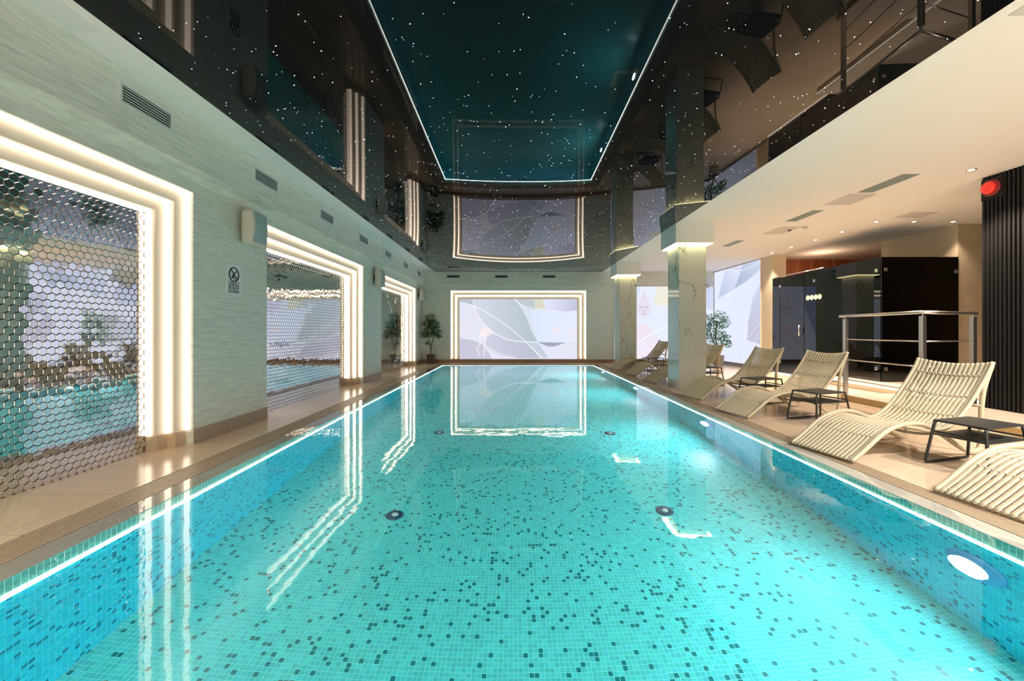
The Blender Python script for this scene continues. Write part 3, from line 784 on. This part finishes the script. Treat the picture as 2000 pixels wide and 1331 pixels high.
def textobj(name, body, size, loc, rot, m, parent, wd=None):
    cu = bpy.data.curves.new(name, 'FONT'); cu.body = body; cu.size = size; cu.align_x = 'CENTER'; cu.align_y = 'CENTER'; cu.extrude = 0.0006; cu.offset = 0.0012
    o = bpy.data.objects.new(name, cu); C.objects.link(o); o.parent = parent; o.location = loc; o.rotation_euler = rot; cu.materials.append(m)
    if wd:
        bpy.context.view_layer.update(); k = wd / max(o.dimensions.x, 1e-3); o.scale = (k, 1, 1)
    bpy.context.view_layer.update()
    me = bpy.data.meshes.new_from_object(o.evaluated_get(bpy.context.evaluated_depsgraph_get()))
    q = bpy.data.objects.new(name, me); C.objects.link(q); q.parent = parent; q.location = loc; q.rotation_euler = rot; q.scale = o.scale
    if not me.materials: me.materials.append(m)
    bpy.data.objects.remove(o); q.name = name
    return q
rt = (R(90), 0, R(90))
textobj('lettering', 'ZAKAZ', 0.072, (0.0075, 0, -0.050), rt, M_ink, t, 0.205)
textobj('lettering', 'SKOKÓW', 0.050, (0.0075, 0, -0.098), rt, M_ink, t, 0.19)
textobj('lettering', 'DO WODY', 0.050, (0.0075, 0, -0.142), rt, M_ink, t, 0.20)

# ------------------------------------------------------------------ underwater lamps and jets
def pool_lamp(label, y):
    t = empty('underwater_lamp', (POOL_R, y, -0.66), 0, label, 'pool lamp', 'underwater lamps in the right pool wall')
    Mx = Matrix.Rotation(R(-90), 4, 'Y')
    MB().lathe([(0.165, 0.0), (0.165, 0.012), (0.15, 0.022), (0.115, 0.024), (0.11, 0.034), (0.10, 0.036)], 32, Mx).build('flange', M_niche, t, smooth=True)
    MB().lathe([(0.10, 0.036), (0.07, 0.043), (0.0, 0.046)], 32, Mx).build('lens', M_lamp, children(t)[0], smooth=True)
for y, s in zip(POOL_LAMPS, ['large bright round underwater lamp at the lower right', 'second underwater lamp along the right pool wall, past the first lounger pair', 'third underwater lamp in the right pool wall beside the near column', 'farthest underwater lamp in the right pool wall']): pool_lamp(s, y)
for (x, y, s) in ((-1.13, 3.92, 'near left'), (1.47, 3.97, 'near right'), (-1.13, 6.26, 'far left'), (1.47, 6.2, 'far right')):
    t = empty('floor_jet', (x, y, POOL_Z), 0, 'round dark %s inlet jet set in the pool floor' % s, 'pool jet', 'inlet jets in the pool floor')
    MB().lathe([(0.085, 0), (0.085, 0.006), (0.07, 0.014), (0.045, 0.012), (0.0, 0.008)], 24).build('jet_ring', M_jet, t, smooth=True)
    MB().lathe([(0.034, 0.011), (0.028, 0.024), (0.012, 0.03), (0.0, 0.03)], 16).build('eyeball', M_jetw, t, smooth=True)

# ------------------------------------------------------------------ slatted wall + siren
t = MB()
t.box(6.745, 6.95, ROOM_Y0, 5.89, 0, CEIL)
y = 5.89 - 0.028
while y > -0.5:
    t.box(6.72, 6.746, y - 0.026, y, 0.0, CEIL); y -= 0.05
struct(t.build('wall_slatted', M_black), 'black vertically slatted wall')
t = empty('siren_light', (6.72, 5.74, 3.20), 0, 'round red alarm light high on the black slatted wall', 'alarm light')
Mx = Matrix.Rotation(R(-90), 4, 'Y')
MB().box(-0.012, 0.0, -0.13, 0.13, -0.15, 0.14).build('back_plate', M_black, t)
MB().lathe([(0.115, 0.012), (0.115, 0.03), (0.10, 0.045), (0.085, 0.045)], 28, Mx).build('housing_ring', M_siren, t, smooth=True)
MB().lathe([(0.085, 0.045), (0.085, 0.075), (0.07, 0.095), (0.0, 0.105)], 28, Mx).build('lens', M_red, t, smooth=True)

# ------------------------------------------------------------------ platform, steps and railing
struct(MB().box(5.70, 12.8, 0.5, 7.15, 0, 0.10).build('trim_step', [M_plat]), 'low pale step by the cabin')
struct(MB().box(5.685, 5.70, 0.5, 7.15, 0, 0.10).build('trim_riser', M_riser), 'ochre riser of the low step')
struct(MB().box(7.05, 12.8, 5.95, 9.4, 0.0, 0.15).build('trim_landing', M_plat), 'pale landing in front of the cabin')
tag(MB().box(7.035, 7.05, 5.95, 9.4, 0.105, 0.135).build('step_light_strip', M_wled), 'bright light line under the landing edge before the cabin', 'light strip')
tag(MB().box(7.44, 7.48, 9.45, 11.8, 0.002, 0.018).build('floor_light_strip', M_wled), 'warm light line on the floor along the glass door', 'light strip')
t = empty('railing', (5.62, 6.3, 0), 0, 'brushed steel railing with two thin rails behind the loungers', 'railing')
def rp(x, y, z): return (x - 5.62, y - 6.3, z)
P1, P2, P3 = (5.74, 7.07), (5.60, 5.60), (6.66, 5.93)
for (x, y), rz in ((P1, 0), (P2, 0.2), (P3, 0)):
    b = MB(); b.box(-0.028, 0.028, -0.028, 0.028, 0.0, 1.30)
    o = b.build('post', M_steel, t, bevel=0.003); o.location = rp(x, y, 0.10 if (x, y) != P2 else 0.0)
    if (x, y) == P2: o.scale = (1, 1, 1.077)
    MB().tube([rp(x, y, 1.38), rp(x, y, 1.44)], 0.010, 8).build('pin', M_steel, t, smooth=True)
MB().tube([rp(5.745, 7.2, 1.45), rp(*P2, 1.45)], 0.023, 12).tube([rp(*P2, 1.45), rp(6.74, 5.955, 1.45)], 0.023, 12).build('handrail', M_steel, t, smooth=True)
for z in (1.05, 0.70, 0.36):
    MB().tube([rp(*P1, z), rp(*P2, z)], 0.009, 8).tube([rp(*P2, z), rp(*P3, z)], 0.009, 8).build('rail', M_steel, t, smooth=True)

# ------------------------------------------------------------------ glass cabin
t = empty('glass_cabin', (WX, 8.34, 0), 0, 'black tinted glass cabin front with a framed door and steel clips', 'glass cabin')
g_ = lambda x, y, z: (x - WX, y - 8.34, z)
def gb(y0, y1, z0, z1, nm='glass_pane', m=None):
    return MB().box(0.0, 0.012, y0 - 8.34, y1 - 8.34, z0, z1).build(nm, m or M_dglass, t)
gb(8.36, 10.54, 0.155, 2.70); gb(11.51, 11.84, 0.005, 2.70)
d = gb(10.56, 11.49, 0.01, 2.68, 'glass_door')
hb = MB()
hb.tube([(-0.06, 10.66 - 8.34, 1.06), (-0.06, 10.66 - 8.34, 1.34)], 0.012, 8)
hb.tube([(-0.06, 10.66 - 8.34, 1.07), (0.0, 10.66 - 8.34, 1.07)], 0.009, 8).tube([(-0.06, 10.66 - 8.34, 1.33), (0.0, 10.66 - 8.34, 1.33)], 0.009, 8)
h_ = hb.build('handle', M_chrome, t, smooth=True); h_.parent = d
MB().box(0.012, 1.57, 0.0, 0.012, 0.155, 2.70).build('glass_pane', M_dglass, t)
for (y, z) in ((11.50, 2.44), (11.50, 0.32), (10.2, 2.44), (8.45, 2.44), (8.45, 0.42)):
    MB().box(-0.012, 0.016, y - 8.34 - 0.035, y - 8.34 + 0.035, z - 0.035, z + 0.035).build('clip', M_chrome, t, bevel=0.004)
for (x, z) in ((0.09, 2.44), (1.52, 2.40), (0.09, 0.42)):
    MB().box(x - 0.035, x + 0.035, -0.012, 0.016, z - 0.035, z + 0.035).build('clip', M_chrome, t, bevel=0.004)
MB().tube([(0.006, 11.8 - 8.34, 2.72), (0.006, 9.9 - 8.34, 2.72)], 0.012, 8).build('stabiliser_bar', M_chrome, t, smooth=True)
b = MB()
for k in range(4):
    b.lathe([(0.0, 0.0), (0.062, 0.0), (0.062, 0.002), (0.0, 0.002)], 20, Matrix.Translation((-0.001, 10.42 - 0.135 * k - 8.34, 2.03)) @ Matrix.Rotation(R(-90), 4, 'Y'))
b.build('round_decals', M_yel, t)
# dark lining and ceiling inside the cabin
struct(MB().box(WX + 0.5, 9.05, 8.5, 11.8, 2.3, 2.34).build('ceiling_cabin', M_dark))
struct(MB().box(7.9, 7.95, 8.6, 12.55, 0, 2.34).build('wall_cabin_lining', M_dark))
struct(MB().box(7.55, 9.06, 8.62, 8.66, 0, 2.34).build('wall_cabin_lining', M_dark))
lamp('cabin_light', 'POINT', (8.6, 11.4, 2.95), (0, 0, 0), 14, (1.0, 0.62, 0.38), shadow_soft_size=0.1)

# wall unit high on the far wall
t = empty('wall_unit', (7.22, FARY - 0.03, 3.05), 0, 'small grey box unit high on the far wall behind the near column', 'wall unit')
MB().box(-0.12, 0.12, -0.12, 0, -0.12, 0.12).build('housing', simple('grey unit', (0.55, 0.55, 0.58), 0.5), t, bevel=0.01)
MB().box(-0.04, 0.04, -0.06, 0, -0.28, -0.12).build('lower_box', simple('grey unit b', (0.5, 0.5, 0.52), 0.5), t)

# ------------------------------------------------------------------ loungers
PROF = [(0,.022),(.1,.085),(.2,.155),(.3,.228),(.4,.283),(.5,.312),(.6,.312),(.72,.285),(.85,.255),(.97,.245),(1.08,.262),(1.18,.310),(1.28,.385),(1.38,.485),(1.48,.60),(1.56,.70),(1.63,.80),(1.68,.885)]
def make_lounger():
    t = empty('sun_lounger', (0, 0, 0))
    prof = catmull([Vector((x, 0, z)) for x, z in PROF], 3)
    n = 15; W = 0.30
    b = MB()
    for k in range(n):
        u = -1 + 2 * k / (n - 1); y = u * (W - 0.022)
        dip = lambda x: 0.020 * (1 - u * u) * min(1, max(0, (x - 0.02) * 3)) * (1 if x < 1.5 else 1.4)
        b.tube([(p.x, y, p.z - dip(p.x)) for p in prof], 0.0172, 8, ry=0.0065)
    # small link studs between the slats, staggered
    for si in (2, 9, 14, 20, 27, 32, 36, 41, 47):
        for k in range(n - 1):
            if si >= len(prof): continue
            y = (-1 + 2 * (k + 0.5) / (n - 1)) * (W - 0.022); u = y / W; p = prof[si]
            z = p.z - 0.020 * (1 - u * u) - 0.003
            b.box(p.x - 0.02, p.x + 0.02, y - 0.008, y + 0.008, z - 0.008, z + 0.002)
    b.build('seat_slats', M_lounger, t, smooth=True)
    for s in (-1, 1):
        y = s * (W + 0.012)
        path = [(0,.022),(.1,.085),(.2,.155),(.3,.225),(.42,.288),(.56,.325),(.70,.332),(.82,.312),(.95,.262),(1.08,.190),(1.22,.105),(1.34,.042),(1.42,.026),(1.49,.05),(1.52,.13),(1.525,.28),(1.53,.45),(1.56,.62),(1.62,.77),(1.68,.885)]
        rr = [.018,.019,.02,.021,.022,.022,.022,.022,.022,.022,.022,.022,.022,.022,.022,.021,.021,.02,.02,.017]
        b = MB().tube([(x, y, z) for x, z in path], rr, 10, smooth=4)
        b.build('side_frame', M_lounger, t, smooth=True)
        bp = [(x, y, z + 0.004) for x, z in PROF if x > 0.58]
        MB().tube(bp, 0.018, 10, smooth=3).build('back_rail', M_lounger, t, smooth=True)
    MB().tube([(0.98, -0.30, .235), (1.0, -0.2, .195), (1.0, 0, .175), (1.0, 0.2, .195), (0.98, 0.30, .235)], 0.014, 8, smooth=5).build('seat_stretcher', M_lounger, t, smooth=True)
    MB().tube([(0.02, -0.31, .024), (0.02, 0.31, .024)], 0.013, 8).build('foot_bar', M_lounger, t, smooth=True)
    MB().tube([(1.52, -0.31, .47), (1.50, 0, .46), (1.52, 0.31, .47)], 0.014, 8, smooth=5).build('back_stretcher', M_lounger, t, smooth=True)
    return t
proto = make_lounger()
LO = [(3.14, 2.71, 5, 'nearest sand lounger, cut off by the right edge of the photo'),
      (2.985, 3.99, 11, 'large sand slatted lounger behind the nearest black table'),
      (3.10, 5.84, 12, 'sand lounger third from the front, its head before the steel railing'),
      (3.12, 7.27, 12, 'sand lounger directly in front of the near marble column'),
      (3.13, 9.42, 10, 'sand lounger just behind the near marble column'),
      (3.13, 10.98, 10, 'sand lounger, second from the far end of the row'),
      (3.08, 12.5, 10, 'farthest sand lounger, by the far marble column')]
for i, (x, y, a, s) in enumerate(LO):
    o = proto if i == 0 else copy_tree(proto)
    o.location = (x, y, 0); o.rotation_euler = (0, 0, R(a)); tag(o, s, 'sun lounger', 'slatted sun loungers along the right pool edge')

# ------------------------------------------------------------------ side tables
def make_table():
    t = empty('side_table', (0, 0, 0))
    MB().box(-0.245, 0.245, -0.18, 0.18, 0.385, 0.402).build('table_top', M_anthr, t, bevel=0.006)
    MB().box(-0.262, 0.262, -0.192, 0.192, 0.268, 0.278).build('shelf', M_anthr, t, bevel=0.003)
    for s in (-1, 1):
        y0, y1 = s * 0.165, s * 0.205
        b = MB()
        pts = [(-0.232, y0, .392), (-0.245, y0 * 1.02, .36), (-0.292, y1, .045), (-0.285, y1, .014), (-0.25, y1, .012), (0, y1, .012), (0.25, y1, .012), (0.285, y1, .014), (0.292, y1, .045), (0.245, y0 * 1.02, .36), (0.232, y0, .392)]
        b.tube(pts, 0.0115, 8); b.build('sled_leg', M_anthr, t, smooth=True)
    for s in (-1, 1): MB().tube([(s * 0.255, -0.16, .30), (s * 0.255, 0.16, .30)], 0.008, 6).build('side_bar', M_anthr, t)
    return t
tp = make_table()
TB = [(4.06, 3.58, 16, 'nearest small black side table with a lower shelf, at the right edge'), (4.05, 5.43, 15, 'black side table between the second and third loungers from the front'),
      (4.18, 6.90, 12, 'black side table beside the lounger in front of the near column'), (4.25, 9.0, 15, 'black side table half hidden behind the near column'),
      (4.2, 10.56, 12, 'black side table between the two columns, nearer one'), (4.12, 12.08, 12, 'farthest black side table, silhouetted against the glowing picture')]
for i, (x, y, a, s) in enumerate(TB):
    o = tp if i == 0 else copy_tree(tp)
    o.location = (x, y, 0); o.rotation_euler = (0, 0, R(a)); tag(o, s, 'side table', 'black side tables between the loungers')

# ------------------------------------------------------------------ plants
def plant(name, label, loc, pot_r, pot_h, mpot, mleaf, blobs, trunk, seed, square=False, leafn=1.0):
    rnd = random.Random(seed)
    t = empty(name, loc, 0, label, 'potted plant')
    p = MB().lathe([(pot_r * 0.78, 0), (pot_r * 0.98, pot_h * 0.92), (pot_r, pot_h * 0.92), (pot_r, pot_h), (pot_r * 0.9, pot_h), (pot_r * 0.88, pot_h - 0.04), (0, pot_h - 0.04)], 24).build('pot', mpot, t, smooth=False)
    MB().lathe([(0.0, pot_h - 0.03), (pot_r * 0.87, pot_h - 0.035)], 20).build('soil', M_soil, p)
    b = MB()
    for tr in trunk: b.tube(tr[0], tr[1], 8, smooth=5)
    b.build('trunk', M_bark, t, smooth=True)
    b = MB()
    for (cx, cy_, cz_, rx, rz, n) in blobs:
        for _ in range(int(n * leafn)):
            while True:
                u = Vector((rnd.uniform(-1, 1), rnd.uniform(-1, 1), rnd.uniform(-1, 1)))
                if 0.3 < u.length < 1: break
            c = Vector((cx + u.x * rx, cy_ + u.y * rx, cz_ + u.z * rz))
            out = Vector((u.x, u.y, u.z * 0.3)).normalized()
            for q in range(3):
                ang = rnd.uniform(0, 2 * PI)
                d = (Vector((math.cos(ang), math.sin(ang), rnd.uniform(-0.7, 0.25))) + out * 0.5).normalized()
                l = rnd.uniform(0.05, 0.09); wv = d.cross(Vector((0, 0, 1))).normalized() * l * 0.3; up = Vector((0, 0, 0.012))
                i = len(b.v)
                b.v += [tuple(c), tuple(c + d * l * 0.45 + wv + up), tuple(c + d * l), tuple(c + d * l * 0.45 - wv + up)]
                b.f.append((i, i + 1, i + 2, i + 3))
    b.build('foliage', mleaf, t, uv=False)
plant('potted_tree', 'small tree in a brown pot in the far left corner', (-2.98, 14.86, 0), 0.16, 0.33, M_pot, M_leaf,
      [(-0.02, 0, 1.62, 0.20, 0.20, 90), (-0.12, 0, 1.45, 0.2, 0.16, 80), (0.1, 0, 1.40, 0.22, 0.17, 90), (-0.22, 0, 1.10, 0.13, 0.2, 60), (-0.05, 0, 1.12, 0.2, 0.16, 70), (0.2, 0, 1.16, 0.17, 0.17, 70), (0.28, 0, 1.02, 0.1, 0.08, 24), (-0.1, 0, 0.74, 0.1, 0.06, 14)],
      [([(0, 0, 0.3), (0.0, 0, 0.5), (0.03, 0, 0.7), (0.1, 0, 0.95), (0.08, 0, 1.2)], 0.018), ([(0.0, 0, 0.5), (-0.06, 0, 0.72), (-0.1, 0, 1.1), (-0.05, 0, 1.5)], 0.012)], 3)
plant('potted_tree', 'leafy green tree in a grey pot before the glowing right wall', (6.95, 13.85, 0), 0.18, 0.36, M_potg, M_leaf2,
      [(-0.4, 0, 1.55, 0.25, 0.22, 90), (0.0, 0, 1.62, 0.28, 0.25, 120), (0.15, 0, 1.45, 0.22, 0.18, 70), (-0.25, 0, 1.25, 0.3, 0.25, 120), (-0.5, 0, 1.0, 0.25, 0.22, 80), (0.05, 0, 1.05, 0.22, 0.15, 50), (0.2, 0, 0.95, 0.20, 0.2, 70), (0.28, 0, 0.75, 0.15, 0.15, 40), (-0.1, 0, 0.85, 0.2, 0.15, 40)],
      [([(0, 0, 0.3), (-0.02, 0, 0.6), (-0.1, 0, 0.95), (-0.05, 0, 1.5)], 0.022), ([(-0.02, 0, 0.6), (-0.2, 0, 0.9), (-0.35, 0, 1.4)], 0.015), ([(0, 0, 0.5), (0.12, 0, 0.75), (0.2, 0, 1.0)], 0.014)], 5)
